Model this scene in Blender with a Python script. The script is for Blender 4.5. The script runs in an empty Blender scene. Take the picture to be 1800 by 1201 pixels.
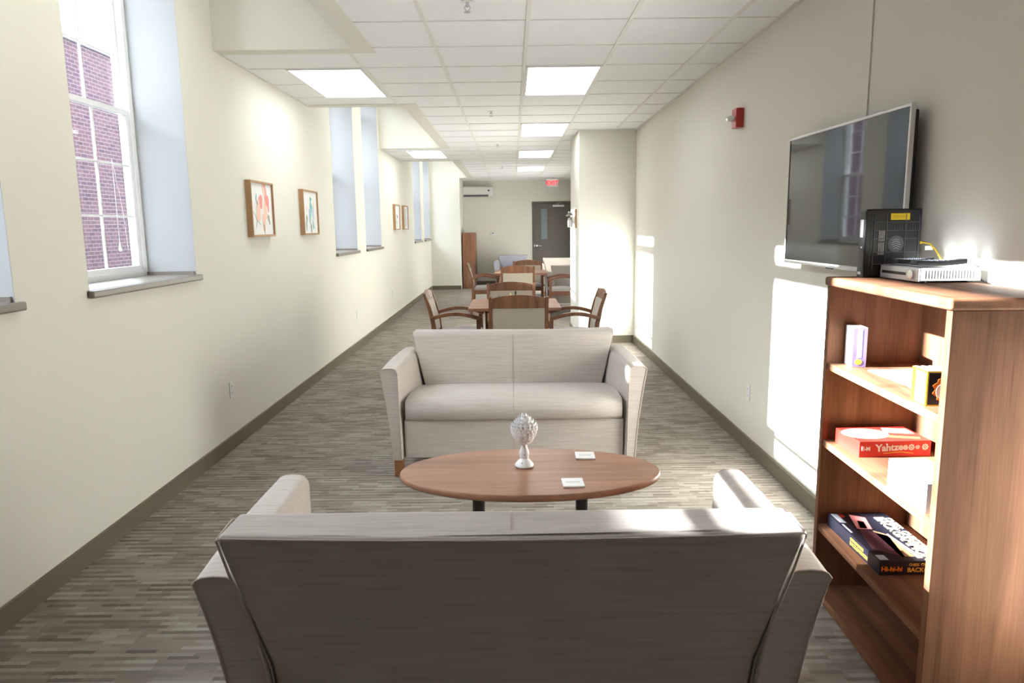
import bpy, bmesh, math, random
from mathutils import Vector, Matrix
random.seed(7)
sc = bpy.context.scene
COL = sc.collection
PI = math.pi
R_WALL, L_WALL, CEIL, CAMZ = 1.603, -2.004, 2.743, 1.5377
GLASS_X = -2.35
SUN_SLOPE, SUN_K = 0.505, -0.03

# ------------------------------------------------------------------ camera
cam = bpy.data.cameras.new('camera'); camo = bpy.data.objects.new('camera', cam); COL.objects.link(camo)
p, yw, ro = .1584, -.0013, .0121
def axis(u, v):
    u2, v2 = u*math.cos(ro)+v*math.sin(ro), -u*math.sin(ro)+v*math.cos(ro)
    a = Vector((u2, v2*math.sin(p), v2*math.cos(p)))
    return Vector((a.x*math.cos(yw)+a.y*math.sin(yw), -a.x*math.sin(yw)+a.y*math.cos(yw), a.z))
rt, up = axis(1, 0), axis(0, 1); bk = rt.cross(up)
camo.matrix_world = Matrix(((rt.x, up.x, bk.x, 0), (rt.y, up.y, bk.y, 0), (rt.z, up.z, bk.z, CAMZ), (0, 0, 0, 1)))
cam.sensor_width = 36; cam.lens = 36*1262.74/1800; cam.clip_start = .05; cam.clip_end = 300
sc.camera = camo

# ------------------------------------------------------------------ world, sun, exposure
sc.view_settings.view_transform = 'Standard'; sc.view_settings.look = 'None'
sc.view_settings.exposure = 1.24; sc.view_settings.gamma = 1.0
try: sc.view_settings.use_curve_mapping = False
except Exception: pass
W = bpy.data.worlds.new('sky'); sc.world = W; W.use_nodes = True
bgn = W.node_tree.nodes['Background']
bgn.inputs['Color'].default_value = (.80, .90, 1.0, 1); bgn.inputs['Strength'].default_value = 6
sd = bpy.data.lights.new('sun', 'SUN'); sd.energy = 34; sd.angle = math.radians(.9); sd.color = (.93, .97, 1)
so = bpy.data.objects.new('sun', sd); COL.objects.link(so)
so.rotation_euler = Vector((1, SUN_K, -SUN_SLOPE)).to_track_quat('-Z', 'Y').to_euler(); so.location = (-12, 3, 9)
PANEL = 2.8    # ceiling panel emission

# ------------------------------------------------------------------ materials
def new_mat(name):
    m = bpy.data.materials.new(name); m.use_nodes = True
    return m, m.node_tree.nodes, m.node_tree.links, m.node_tree.nodes['Principled BSDF']
def mat(name, col, rough=.6, metal=0, spec=.5, noise=0, scale=40, bump=0):
    m, N, Lk, b = new_mat(name)
    b.inputs['Base Color'].default_value = (*col, 1); b.inputs['Roughness'].default_value = rough
    b.inputs['Metallic'].default_value = metal; b.inputs['Specular IOR Level'].default_value = spec
    if noise or bump:
        tc = N.new('ShaderNodeTexCoord'); n = N.new('ShaderNodeTexNoise'); n.inputs['Scale'].default_value = scale
        n.inputs['Detail'].default_value = 4; Lk.new(tc.outputs['Object'], n.inputs['Vector'])
        if noise:
            r = N.new('ShaderNodeMapRange'); r.inputs['To Min'].default_value = 1-noise; r.inputs['To Max'].default_value = 1+noise
            Lk.new(n.outputs['Fac'], r.inputs['Value'])
            mx = N.new('ShaderNodeVectorMath'); mx.operation = 'SCALE'; mx.inputs[0].default_value = col
            Lk.new(r.outputs['Result'], mx.inputs['Scale']); Lk.new(mx.outputs['Vector'], b.inputs['Base Color'])
        if bump:
            bp = N.new('ShaderNodeBump'); bp.inputs['Strength'].default_value = bump; bp.inputs['Distance'].default_value = .002
            Lk.new(n.outputs['Fac'], bp.inputs['Height']); Lk.new(bp.outputs['Normal'], b.inputs['Normal'])
    return m
def emit(name, col, s):
    m, N, Lk, b = new_mat(name)
    b.inputs['Base Color'].default_value = (*col, 1)
    b.inputs['Emission Color'].default_value = (*col, 1); b.inputs['Emission Strength'].default_value = s
    return m
def ramp(N, stops):
    r = N.new('ShaderNodeValToRGB'); e = r.color_ramp.elements
    e[0].position, e[0].color = stops[0][0], (*stops[0][1], 1); e[1].position, e[1].color = stops[-1][0], (*stops[-1][1], 1)
    for q, c in stops[1:-1]:
        x = e.new(q); x.color = (*c, 1)
    return r
def wood(name, dark, light, ax, rough=.42, sc_=1.0, spec=.35):
    m, N, Lk, b = new_mat(name)
    tc = N.new('ShaderNodeTexCoord'); mp = N.new('ShaderNodeMapping')
    s = [14*sc_]*3; s[ax] = 1.1*sc_; mp.inputs['Scale'].default_value = s
    Lk.new(tc.outputs['Object'], mp.inputs['Vector'])
    n = N.new('ShaderNodeTexNoise'); n.inputs['Scale'].default_value = 1.0; n.inputs['Detail'].default_value = 6
    n.inputs['Roughness'].default_value = .6; n.inputs['Distortion'].default_value = .5
    Lk.new(mp.outputs['Vector'], n.inputs['Vector'])
    mp2 = N.new('ShaderNodeMapping'); s2 = [160*sc_]*3; s2[ax] = 5*sc_; mp2.inputs['Scale'].default_value = s2
    Lk.new(tc.outputs['Object'], mp2.inputs['Vector'])
    n2 = N.new('ShaderNodeTexNoise'); n2.inputs['Scale'].default_value = 1.0; n2.inputs['Detail'].default_value = 2
    Lk.new(mp2.outputs['Vector'], n2.inputs['Vector'])
    ad = N.new('ShaderNodeMath'); ad.operation = 'MULTIPLY_ADD'; ad.inputs[1].default_value = .30
    Lk.new(n2.outputs['Fac'], ad.inputs[0]); Lk.new(n.outputs['Fac'], ad.inputs[2])
    r = ramp(N, [(.42, dark), (.62, tuple((a+b_)/2 for a, b_ in zip(dark, light))), (.84, light)])
    Lk.new(ad.outputs[0], r.inputs['Fac']); Lk.new(r.outputs['Color'], b.inputs['Base Color'])
    b.inputs['Roughness'].default_value = rough; b.inputs['Specular IOR Level'].default_value = spec
    return m
def fabric(name, c1, c2, sx=4, sz=90):
    m, N, Lk, b = new_mat(name)
    tc = N.new('ShaderNodeTexCoord'); mp = N.new('ShaderNodeMapping')
    mp.inputs['Scale'].default_value = (sx, sz*.6, sz); Lk.new(tc.outputs['Object'], mp.inputs['Vector'])
    n = N.new('ShaderNodeTexNoise'); n.inputs['Scale'].default_value = 1; n.inputs['Detail'].default_value = 3
    n.inputs['Distortion'].default_value = .35
    Lk.new(mp.outputs['Vector'], n.inputs['Vector'])
    r = ramp(N, [(.33, c1), (.6, c2)]); Lk.new(n.outputs['Fac'], r.inputs['Fac']); Lk.new(r.outputs['Color'], b.inputs['Base Color'])
    b.inputs['Roughness'].default_value = .75; b.inputs['Specular IOR Level'].default_value = .3
    b.inputs['Sheen Weight'].default_value = .25; b.inputs['Sheen Roughness'].default_value = .4
    n3 = N.new('ShaderNodeTexNoise'); n3.inputs['Scale'].default_value = 600; Lk.new(tc.outputs['Object'], n3.inputs['Vector'])
    bp = N.new('ShaderNodeBump'); bp.inputs['Strength'].default_value = .15; bp.inputs['Distance'].default_value = .001
    Lk.new(n3.outputs['Fac'], bp.inputs['Height']); Lk.new(bp.outputs['Normal'], b.inputs['Normal'])
    return m
def carpet():
    m, N, Lk, b = new_mat('carpet')
    tc = N.new('ShaderNodeTexCoord'); sep = N.new('ShaderNodeSeparateXYZ'); Lk.new(tc.outputs['Object'], sep.inputs[0])
    def mth(op, a, b_=None, c=None):
        n = N.new('ShaderNodeMath'); n.operation = op
        for i, v in enumerate((a, b_, c)):
            if v is None: continue
            if isinstance(v, (int, float)): n.inputs[i].default_value = v
            else: Lk.new(v, n.inputs[i])
        return n.outputs[0]
    def wn(a, b_):
        cb = N.new('ShaderNodeCombineXYZ')
        for i, v in enumerate((a, b_)):
            Lk.new(v, cb.inputs[i])
        w = N.new('ShaderNodeTexWhiteNoise'); w.noise_dimensions = '2D'; Lk.new(cb.outputs[0], w.inputs['Vector']); return w.outputs['Value']
    X, Y = sep.outputs[0], sep.outputs[1]
    nz = N.new('ShaderNodeTexNoise'); nz.inputs['Scale'].default_value = 70; nz.inputs['Detail'].default_value = 2
    Lk.new(tc.outputs['Object'], nz.inputs['Vector'])
    jit = mth('MULTIPLY', mth('SUBTRACT', nz.outputs['Fac'], .5), .010)
    Yj = mth('ADD', Y, jit); Xj = mth('ADD', X, jit)
    row = mth('FLOOR', mth('DIVIDE', Yj, .021))
    half = mth('FLOOR', mth('DIVIDE', row, 3.0))
    rr = wn(half, mth('MULTIPLY', half, 3.7))
    cell = mth('FLOOR', mth('DIVIDE', mth('ADD', Xj, mth('MULTIPLY', wn(row, half), .5)), .115))
    v1 = wn(row, cell)
    cell2 = mth('FLOOR', mth('DIVIDE', mth('ADD', Xj, mth('MULTIPLY', rr, 1.3)), .19))
    v2 = wn(cell2, half)
    row3 = mth('FLOOR', mth('DIVIDE', Y, .6)); v3 = wn(row3, mth('FLOOR', mth('DIVIDE', X, .6)))
    par = mth('MODULO', mth('ABSOLUTE', row), 2.0)
    n1 = N.new('ShaderNodeTexNoise'); n1.inputs['Scale'].default_value = 420; n1.inputs['Detail'].default_value = 2
    Lk.new(tc.outputs['Object'], n1.inputs['Vector'])
    s = mth('MULTIPLY', v1, .34)
    s = mth('MULTIPLY_ADD', par, .16, s); s = mth('MULTIPLY_ADD', v2, .20, s); s = mth('MULTIPLY_ADD', v3, .06, s)
    s = mth('MULTIPLY_ADD', n1.outputs['Fac'], .55, s)
    r = ramp(N, [(.28, (.135, .112, .090)), (.66, (.272, .234, .196)), (1.0, (.41, .375, .325))])
    Lk.new(s, r.inputs['Fac']); Lk.new(r.outputs['Color'], b.inputs['Base Color'])
    b.inputs['Roughness'].default_value = .95; b.inputs['Specular IOR Level'].default_value = .1
    bp = N.new('ShaderNodeBump'); bp.inputs['Strength'].default_value = .5; bp.inputs['Distance'].default_value = .004
    Lk.new(s, bp.inputs['Height']); Lk.new(bp.outputs['Normal'], b.inputs['Normal'])
    return m
def brick():
    m, N, Lk, b = new_mat('brick')
    tc = N.new('ShaderNodeTexCoord'); mp = N.new('ShaderNodeMapping'); mp.inputs['Rotation'].default_value = (0, PI/2, 0)
    cb = N.new('ShaderNodeCombineXYZ'); sp = N.new('ShaderNodeSeparateXYZ')
    Lk.new(tc.outputs['Object'], sp.inputs[0]); Lk.new(sp.outputs[1], cb.inputs[0]); Lk.new(sp.outputs[2], cb.inputs[1])
    t = N.new('ShaderNodeTexBrick'); Lk.new(cb.outputs[0], t.inputs['Vector'])
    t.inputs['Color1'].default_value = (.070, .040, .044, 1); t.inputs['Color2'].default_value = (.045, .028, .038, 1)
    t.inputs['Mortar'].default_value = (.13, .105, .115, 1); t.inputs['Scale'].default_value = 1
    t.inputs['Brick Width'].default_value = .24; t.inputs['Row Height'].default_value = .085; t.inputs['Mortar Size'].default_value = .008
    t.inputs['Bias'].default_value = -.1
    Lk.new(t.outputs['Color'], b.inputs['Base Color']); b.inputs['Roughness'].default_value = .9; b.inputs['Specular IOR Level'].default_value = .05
    return m
def glass(name, tint=(1, 1, 1), refl=.06):
    m = bpy.data.materials.new(name); m.use_nodes = True; N = m.node_tree.nodes; Lk = m.node_tree.links; N.clear()
    o = N.new('ShaderNodeOutputMaterial'); mx = N.new('ShaderNodeMixShader'); t = N.new('ShaderNodeBsdfTransparent')
    g = N.new('ShaderNodeBsdfGlossy'); g.inputs['Roughness'].default_value = .01; t.inputs['Color'].default_value = (*tint, 1)
    f = N.new('ShaderNodeLayerWeight'); f.inputs['Blend'].default_value = .5
    pw = N.new('ShaderNodeMath'); pw.operation = 'POWER'; pw.inputs[1].default_value = 5; Lk.new(f.outputs['Facing'], pw.inputs[0])
    mm = N.new('ShaderNodeMath'); mm.operation = 'MULTIPLY_ADD'; mm.inputs[1].default_value = .8; mm.inputs[2].default_value = .03; Lk.new(pw.outputs[0], mm.inputs[0])
    Lk.new(mm.outputs[0], mx.inputs[0]); Lk.new(t.outputs[0], mx.inputs[1]); Lk.new(g.outputs[0], mx.inputs[2]); Lk.new(mx.outputs[0], o.inputs[0])
    return m

M = {}
M['wall'] = mat('cream_wall_paint', (.745, .725, .65), .85, spec=.15, bump=.12, scale=120)
M['rear'] = mat('dark_bounce_absorber', (.06, .05, .042), .7)  # dark tone chosen to absorb bounce light behind the camera
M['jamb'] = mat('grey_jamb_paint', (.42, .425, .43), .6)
M['base'] = mat('taupe_cove_base', (.165, .138, .095), .5)
M['sill'] = mat('taupe_sill_laminate', (.20, .172, .145), .28)
M['tile'] = mat('acoustic_tile', (.86, .865, .87), .9, noise=.03, scale=300, bump=.2)
M['grid'] = mat('white_grid_metal', (.78, .77, .74), .5)
M['vinyl'] = mat('white_vinyl', (.86, .87, .88), .35)
M['glass'] = glass('window_glass')
M['panel'] = emit('ceiling_light_diffuser', (.97, .985, 1), PANEL)
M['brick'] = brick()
M['carpet'] = carpet()
M['fab'] = fabric('beige_streaked_upholstery', (.475, .42, .372), (.555, .495, .445), 5, 150)
M['fabg'] = fabric('blue_grey_upholstery', (.30, .29, .34), (.38, .37, .43))
M['pipe'] = mat('upholstery_piping', (.46, .38, .33), .7)
M['pad'] = fabric('taupe_chair_upholstery', (.42, .365, .29), (.475, .415, .335), 90, 140)
M['padseat'] = fabric('grey_seat_upholstery', (.39, .355, .34), (.43, .395, .375), 90, 140)
D, Lt = (.092, .040, .021), (.225, .105, .058)
M['woodx'] = wood('walnut_laminate_x', D, Lt, 0, .6, spec=.12)
M['woody'] = wood('walnut_laminate_y', D, Lt, 1, .6, spec=.12)
M['woodz'] = wood('walnut_laminate_z', D, Lt, 2, .6, spec=.12)
M['table'] = wood('coffee_table_laminate', (.22, .098, .055), (.42, .215, .132), 0, .34)
M['cabz'] = wood('cabinet_laminate', (.17, .075, .042), (.34, .165, .098), 2, .5)
M['chw'] = wood('chair_wood', (.12, .05, .026), (.27, .125, .065), 2, .38)
M['leg'] = wood('sofa_leg_wood', (.20, .075, .03), (.36, .16, .075), 2, .4)
M['oak'] = wood('picture_frame_oak', (.33, .18, .085), (.50, .30, .16), 2, .5)
M['black'] = mat('black_metal', (.012, .012, .013), .35)
M['bplast'] = mat('black_plastic', (.010, .010, .012), .35)
M['gplast'] = mat('dark_grey_plastic', (.09, .095, .105), .4)
M['white'] = mat('white_plastic', (.78, .77, .75), .4)
M['paper'] = mat('white_paper', (.82, .82, .80), .7)
M['ceramic'] = mat('white_ceramic', (.84, .83, .83), .35)
M['chip'] = mat('brown_chip', (.12, .05, .04), .6)
M['silver'] = mat('silver_metal', (.62, .62, .64), .3, metal=.7)
M['chrome'] = mat('chrome', (.75, .75, .75), .18, metal=1)
M['screen'] = mat('tv_screen', (.003, .003, .0035), .035, spec=.6)
M['bezel'] = mat('silver_bezel', (.60, .59, .58), .35, metal=.3)
M['red'] = mat('red_plastic', (.42, .018, .018), .35)
M['clear'] = mat('strobe_lens', (.75, .76, .74), .12)
M['door'] = mat('dark_taupe_door_paint', (.125, .105, .085), .45)
M['doorglass'] = mat('door_lite_glass', (.22, .26, .27), .12)
M['exit'] = emit('exit_letters', (.9, .02, .04), .8)
M['yellow'] = mat('yellow_plastic', (.80, .56, .01), .5)
M['purple'] = mat('purple_card', (.26, .22, .62), .5)
M['bred'] = mat('red_card', (.62, .03, .02), .45)
M['navy'] = mat('navy_card', (.014, .014, .024), .35)
M['maroon'] = mat('dark_maroon_card', (.10, .035, .045), .35)
M['orange'] = mat('orange_ink', (.85, .22, .02), .5)
M['gold'] = mat('gold_ink', (.80, .46, .06), .5)
M['cream'] = mat('cream_ink', (.85, .72, .42), .5)
M['pink'] = mat('pink_ink', (.80, .27, .25), .6)
M['peach'] = mat('peach_ink', (.85, .55, .44), .6)
M['teal'] = mat('teal_ink', (.16, .46, .44), .6)
M['lblue'] = mat('light_blue_ink', (.35, .55, .62), .6)
M['sage'] = mat('sage_ink', (.30, .36, .25), .6)
M['inkg'] = mat('grey_ink', (.22, .24, .28), .6)
M['lilac'] = mat('lilac_card', (.45, .40, .75), .5)
M['faint'] = mat('faint_grey_ink', (.66, .66, .67), .6)
M['blue'] = mat('blue_paper', (.10, .22, .60), .5)
M['greyc'] = mat('grey_card', (.40, .41, .44), .6)
M['roof'] = mat('grey_roof_metal', (.32, .34, .36), .5)
M['ground'] = mat('concrete_ground', (.12, .12, .11), .9)
M['jarg'] = mat('grey_dried_flowers', (.42, .41, .38), .8, noise=.4, scale=60)
M['darkw'] = mat('dark_stained_wood', (.035, .020, .016), .4)

# ------------------------------------------------------------------ mesh helpers
class MB:
    def __init__(s): s.bm = bmesh.new(); s.tags = []
    def hexa(s, c, m=0, bev=0, seg=2):
        """c: 8 corners, bottom ring (0-3) then top ring (4-7)"""
        b = s.bm; v = [b.verts.new(q) for q in c]
        fs = [b.faces.new([v[i] for i in f]) for f in ((3, 2, 1, 0), (4, 5, 6, 7), (0, 1, 5, 4), (1, 2, 6, 5), (2, 3, 7, 6), (3, 0, 4, 7))]
        for f in fs: f.material_index = m
        if bev:
            es = list({e for f in fs for e in f.edges})
            r = bmesh.ops.bevel(b, geom=es, offset=bev, offset_type='OFFSET', segments=seg, profile=.5, affect='EDGES', clamp_overlap=True)
            for f in r['faces']: f.material_index = m
        return s
    def box(s, x0, x1, y0, y1, z0, z1, m=0, bev=0, seg=2):
        return s.hexa([(x0, y0, z0), (x1, y0, z0), (x1, y1, z0), (x0, y1, z0), (x0, y0, z1), (x1, y0, z1), (x1, y1, z1), (x0, y1, z1)], m, bev, seg)
    def rings(s, rs, m=0, cap=True, closed=False):
        b = s.bm; V = [[b.verts.new(q) for q in r] for r in rs]; n = len(rs[0])
        rng = range(len(V)) if closed else range(len(V)-1)
        for i in rng:
            A, B = V[i], V[(i+1) % len(V)]
            for j in range(n):
                f = b.faces.new((A[j], A[(j+1) % n], B[(j+1) % n], B[j])); f.material_index = m
        if cap and not closed:
            f = b.faces.new(V[0][::-1]); f.material_index = m
            f = b.faces.new(V[-1]); f.material_index = m
        return s
    def lathe(s, prof, cx=0, cy=0, n=24, m=0, sx=1, sy=1):
        return s.rings([[(cx+r*sx*math.cos(2*PI*i/n), cy+r*sy*math.sin(2*PI*i/n), z) for i in range(n)] for r, z in prof], m)
    def cyl(s, a, b, r, n=16, m=0, r2=None):
        return s.tube([a, b], r, n, m, r2=r2)
    def tube(s, path, r, n=8, m=0, r2=None, closed=False):
        P = [Vector(q) for q in path]; rs = []; prev = None
        for i, q in enumerate(P):
            if closed: t = (P[(i+1) % len(P)]-P[i-1]).normalized()
            else: t = (P[min(i+1, len(P)-1)]-P[max(i-1, 0)]).normalized()
            if prev is None:
                u = t.orthogonal().normalized()
            else:
                u = (prev - t*prev.dot(t)); u = u.normalized() if u.length > 1e-6 else t.orthogonal().normalized()
            prev = u; w = t.cross(u)
            k = r if r2 is None else r+(r2-r)*i/(len(P)-1)
            rs.append([q+u*k*math.cos(2*PI*j/n)+w*k*math.sin(2*PI*j/n) for j in range(n)])
        return s.rings(rs, m, closed=closed)
    def bar(s, path, w, h, up=(0, 0, 1), m=0):
        """rectangular bar along path; w across, h along 'up'"""
        P = [Vector(q) for q in path]; U = Vector(up); rs = []
        for i, q in enumerate(P):
            t = (P[min(i+1, len(P)-1)]-P[max(i-1, 0)]).normalized()
            a = t.cross(U).normalized(); u = a.cross(t).normalized()
            ww = w[i] if isinstance(w, (list, tuple)) else w; hh = h[i] if isinstance(h, (list, tuple)) else h
            rs.append([q-a*ww/2-u*hh/2, q+a*ww/2-u*hh/2, q+a*ww/2+u*hh/2, q-a*ww/2+u*hh/2])
        return s.rings(rs, m)
    def poly(s, pts, m=0):
        f = s.bm.faces.new([s.bm.verts.new(q) for q in pts]); f.material_index = m; return s
    def prism(s, pts, d, m=0):
        """extrude polygon pts (3D) by vector d"""
        d = Vector(d); return s.rings([[Vector(q) for q in pts], [Vector(q)+d for q in pts]], m)
    def text(s, txt, size, mw, m=0, depth=.0006, bold=0, align='LEFT'):
        cu = bpy.data.curves.new('t', 'FONT'); cu.body = txt; cu.size = size; cu.extrude = depth; cu.offset = bold; cu.align_x = align
        cu.resolution_u = 3
        o = bpy.data.objects.new('t', cu); COL.objects.link(o); bpy.context.view_layer.update()
        me = bpy.data.meshes.new_from_object(o.evaluated_get(bpy.context.evaluated_depsgraph_get()))
        me.transform(mw); n0 = len(s.bm.faces); s.bm.from_mesh(me); s.bm.faces.ensure_lookup_table()
        for i in range(n0, len(s.bm.faces)): s.bm.faces[i].material_index = m
        bpy.data.objects.remove(o); bpy.data.curves.remove(cu); bpy.data.meshes.remove(me); return s
    def build(s, name, mats, parent=None, bev=0, seg=2, sub=0, ang=35, smooth=True, loc=None, rotz=0):
        b = s.bm; bmesh.ops.recalc_face_normals(b, faces=b.faces)
        if bev:
            es = [e for e in b.edges if len(e.link_faces) == 2 and e.calc_face_angle(0) > math.radians(28)]
            bmesh.ops.bevel(b, geom=es, offset=bev, offset_type='OFFSET', segments=seg, profile=.5, affect='EDGES', clamp_overlap=True)
        me = bpy.data.meshes.new(name); b.to_mesh(me); b.free()
        if not isinstance(mats, (list, tuple)): mats = [mats]
        for q in mats: me.materials.append(M[q])
        if smooth:
            me.shade_smooth(); me.set_sharp_from_angle(angle=math.radians(ang))
        o = bpy.data.objects.new(name, me); COL.objects.link(o)
        if smooth:
            wn = o.modifiers.new('weighted_normal', 'WEIGHTED_NORMAL'); wn.keep_sharp = True; wn.weight = 60
        if sub:
            md = o.modifiers.new('sub', 'SUBSURF'); md.levels = sub; md.render_levels = sub
        if parent: o.parent = parent
        if loc: o.location = loc
        if rotz: o.rotation_euler.z = rotz
        return o
def tag(o, label=None, cat=None, group=None, kind=None):
    for k, v in (('label', label), ('category', cat), ('group', group), ('kind', kind)):
        if v: o[k] = v
    return o
def thing(name, label, cat, loc=(0, 0, 0), rotz=0, group=None):
    o = bpy.data.objects.new(name, None); o.empty_display_size = .1; COL.objects.link(o)
    o.location = loc; o.rotation_euler.z = rotz
    return tag(o, label, cat, group)
def struct(mb, name, mats, **k): return tag(mb.build(name, mats, **k), kind='structure')
def dup(root, loc, rotz, label, group=None):
    r = root.copy(); COL.objects.link(r); r.location = loc; r.rotation_euler = (0, 0, rotz); r['label'] = label
    if group: r['group'] = group
    for ch in list(root.children):
        c = ch.copy(); COL.objects.link(c); c.parent = r
        for g in list(ch.children):
            d = g.copy(); COL.objects.link(d); d.parent = c
    return r
def rotx(a): return Matrix.Rotation(a, 4, 'X')
def rz(a): return Matrix.Rotation(a, 4, 'Z')
T = Matrix.Translation

# ------------------------------------------------------------------ the room
Y0, Y1, JOG, JX, TOPZ = -.75, 19.4, 18.0, -1.27, 3.95
WIN = [(1.63, 2.885), (3.40, 4.575), (8.25, 9.425), (9.98, 11.165), (14.97, 16.15), (16.70, 17.88)]
SILL, HEAD = 1.262, 3.62
struct(MB().box(L_WALL-.45, R_WALL+.15, Y0-.15, Y1+.15, -.12, 0), 'floor', 'carpet')
b = MB(); xo = L_WALL-.385
b.box(xo-.02, xo, Y0, JOG, -3, SILL-.03, 2); b.box(xo-.02, xo, Y0, JOG, HEAD, TOPZ+.3, 2)  # dark outer brick skin, added to curb sunlight bouncing onto the building opposite
b.box(xo, L_WALL, Y0, JOG, 0, SILL-.03); b.box(xo, L_WALL, Y0, JOG, HEAD, TOPZ)
ys = [Y0] + [v for w in WIN for v in w] + [JOG]
for i in range(0, len(ys), 2):
    b.box(xo, L_WALL, ys[i], ys[i+1], SILL-.03, HEAD); b.box(xo-.02, xo, ys[i], ys[i+1], SILL-.03, HEAD, 2)
for a_, c_ in WIN:      # painted window reveals inside, brick outside
    b.box(xo-.02, GLASS_X-.03, a_, a_+.003, SILL-.03, HEAD, 2); b.box(xo-.02, GLASS_X-.03, c_-.003, c_, SILL-.03, HEAD, 2)
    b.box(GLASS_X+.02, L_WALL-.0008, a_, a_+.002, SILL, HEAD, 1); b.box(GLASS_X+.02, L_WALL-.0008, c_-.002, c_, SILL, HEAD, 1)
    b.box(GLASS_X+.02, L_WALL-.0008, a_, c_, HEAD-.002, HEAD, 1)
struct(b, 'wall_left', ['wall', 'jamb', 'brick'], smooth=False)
struct(MB().box(R_WALL, R_WALL+.15, Y0-.15, Y1+.15, 0, TOPZ), 'wall_right', 'wall')
struct(MB().box(.873, R_WALL, 9.42, 10.75, 0, CEIL+.05), 'wall_pillar', 'wall')
struct(MB().box(xo, R_WALL, Y0-.15, Y0, 0, TOPZ), 'wall_rear', 'rear')  # unseen wall, set close and dark to keep bounce light off the near sofa
DX0, DX1, DZ = .60, 1.56, 2.14
b = MB(); b.box(JX, DX0, Y1, Y1+.15, 0, TOPZ); b.box(DX1, R_WALL, Y1, Y1+.15, 0, TOPZ); b.box(DX0, DX1, Y1, Y1+.15, DZ, TOPZ); b.box(DX0, DX1, Y1+.1, Y1+.15, 0, DZ)
struct(b, 'wall_far', 'wall')
struct(MB().box(xo, JX, JOG, Y1+.15, 0, TOPZ), 'wall_jog', 'wall')
struct(MB().box(xo, R_WALL+.15, Y0-.15, Y1+.15, TOPZ, TOPZ+.12), 'ceiling_upper', 'wall')

# cove base
def base(name, path, n):
    """path of wall-foot points, n: inward normals per segment"""
    b = MB()
    for (a, c), q in zip(zip(path, path[1:]), n):
        a, c, q = Vector((*a, 0)), Vector((*c, 0)), Vector((*q, 0))
        for z0, z1, t in ((0, .085, .012), (.085, .10, .016)):
            b.prism([a+Vector((0, 0, z0)), a+q*t+Vector((0, 0, z0)), a+q*t+Vector((0, 0, z1)), a+Vector((0, 0, z1))], c-a)
    struct(b, name, 'base')
base('baseboard_left', [(L_WALL, Y0), (L_WALL, JOG)], [(1, 0)])
base('baseboard_jog', [(L_WALL, JOG), (JX, JOG)], [(0, -1)])
base('baseboard_right', [(R_WALL, Y0), (R_WALL, 9.42)], [(-1, 0)])
base('baseboard_pillar', [(R_WALL, 9.42), (.873, 9.42), (.873, 10.75)], [(0, -1), (-1, 0)])
base('baseboard_far', [(JX, Y1), (DX0-.05, Y1)], [(0, -1)])

# suspended ceiling with light wells along the windows
XE, XI = -.925, -1.07
WELLS = [(1.20, 5.23, 1.20, 5.10), (7.33, 11.40, 7.46, 11.27), (13.36, JOG, 13.49, JOG)]   # outer y0,y1, inner y0,y1
b = MB(); b.box(XE, R_WALL, Y0, Y1, CEIL, CEIL+.02)
PEN = [(Y0, 1.20), (5.23, 7.33), (11.40, 13.36)]
for a, c in PEN: b.box(L_WALL, XE, a, c, CEIL, CEIL+.02)
b.box(JX, XE, JOG+.02, Y1, CEIL, CEIL+.02)
struct(b, 'ceiling', 'tile', smooth=False)
b = MB()
for o0, o1, i0, i1 in WELLS:
    b.box(XI, XE, o0, o1, CEIL-.006, TOPZ)
    if i0 > o0: b.box(L_WALL, XI, o0, i0, CEIL-.006, TOPZ)
    if i1 < o1: b.box(L_WALL, XI, i1, o1, CEIL-.006, TOPZ)
b.box(JX+.0005, XI-.0005, JOG, JOG+.13, CEIL-.0065, TOPZ); b.box(XI, XE-.0005, JOG+.0005, JOG+.13, CEIL-.0065, TOPZ)
struct(b, 'ceiling_bulkhead', 'wall', smooth=False)
TX, TY, TS = -.499, 4.4856, .61
b = MB(); g0, g1, hw = CEIL-.006, CEIL+.001, .012
xs = [TX+TS*k for k in range(0, 4)]
for x in xs: b.box(x-hw, x+hw, Y0, Y1, g0, g1)
xl = TX-TS
for a, c in PEN: b.box(xl-hw, xl+hw, a, c, g0, g1)
y = TY-TS*8
while y < Y1:
    wells = any(o0-.01 < y < o1+.01 for o0, o1, _, _ in WELLS)
    xa = XE if wells else (L_WALL if y < JOG else JX)
    b.box(xa, R_WALL, y-hw*.55, y+hw*.55, g0+.001, g1); y += TS
b.box(R_WALL-.022, R_WALL, Y0, Y1, g0-.002, g1)
for a, c in PEN: b.box(L_WALL, L_WALL+.022, a, c, g0-.002, g1)
struct(b, 'trim_ceiling_grid', 'grid', smooth=False)

# ceiling light panels
def light(x0, y0, label, grp):
    t = thing('ceiling_light', label, 'ceiling light', (x0+TS/2, y0+TS, CEIL-.004), 0, grp)
    a, c = TS/2-.014, TS-.014
    b = MB(); f = .018
    b.box(-a, a, -c, -c+f, -.006, .002); b.box(-a, a, c-f, c, -.006, .002); b.box(-a, -a+f, -c+f, c-f, -.006, .002); b.box(a-f, a, -c+f, c-f, -.006, .002)
    b.build('light_frame', 'grid', t, smooth=False)
    MB().box(-a+f, a-f, -c+f, c-f, -.004, .001).build('diffuser', 'panel', t, smooth=False)
ln = ['nearest', 'second', 'third', 'farthest']
for k, w in enumerate(ln):
    light(TX+TS, TY+TS*2+k*TS*5, ['large glowing ceiling panel right of centre, nearest to the camera over the aisle', 'second glowing ceiling panel over the aisle, before the pillar', 'third glowing ceiling panel over the aisle, smaller with distance', 'farthest small glowing ceiling panel near the exit sign'][k], 'ceiling lights along the aisle')
light(TX-TS*2, TY+TS*2, 'large glowing ceiling panel set in the lowered bay by the left wall', 'ceiling lights in the window bays')
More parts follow.
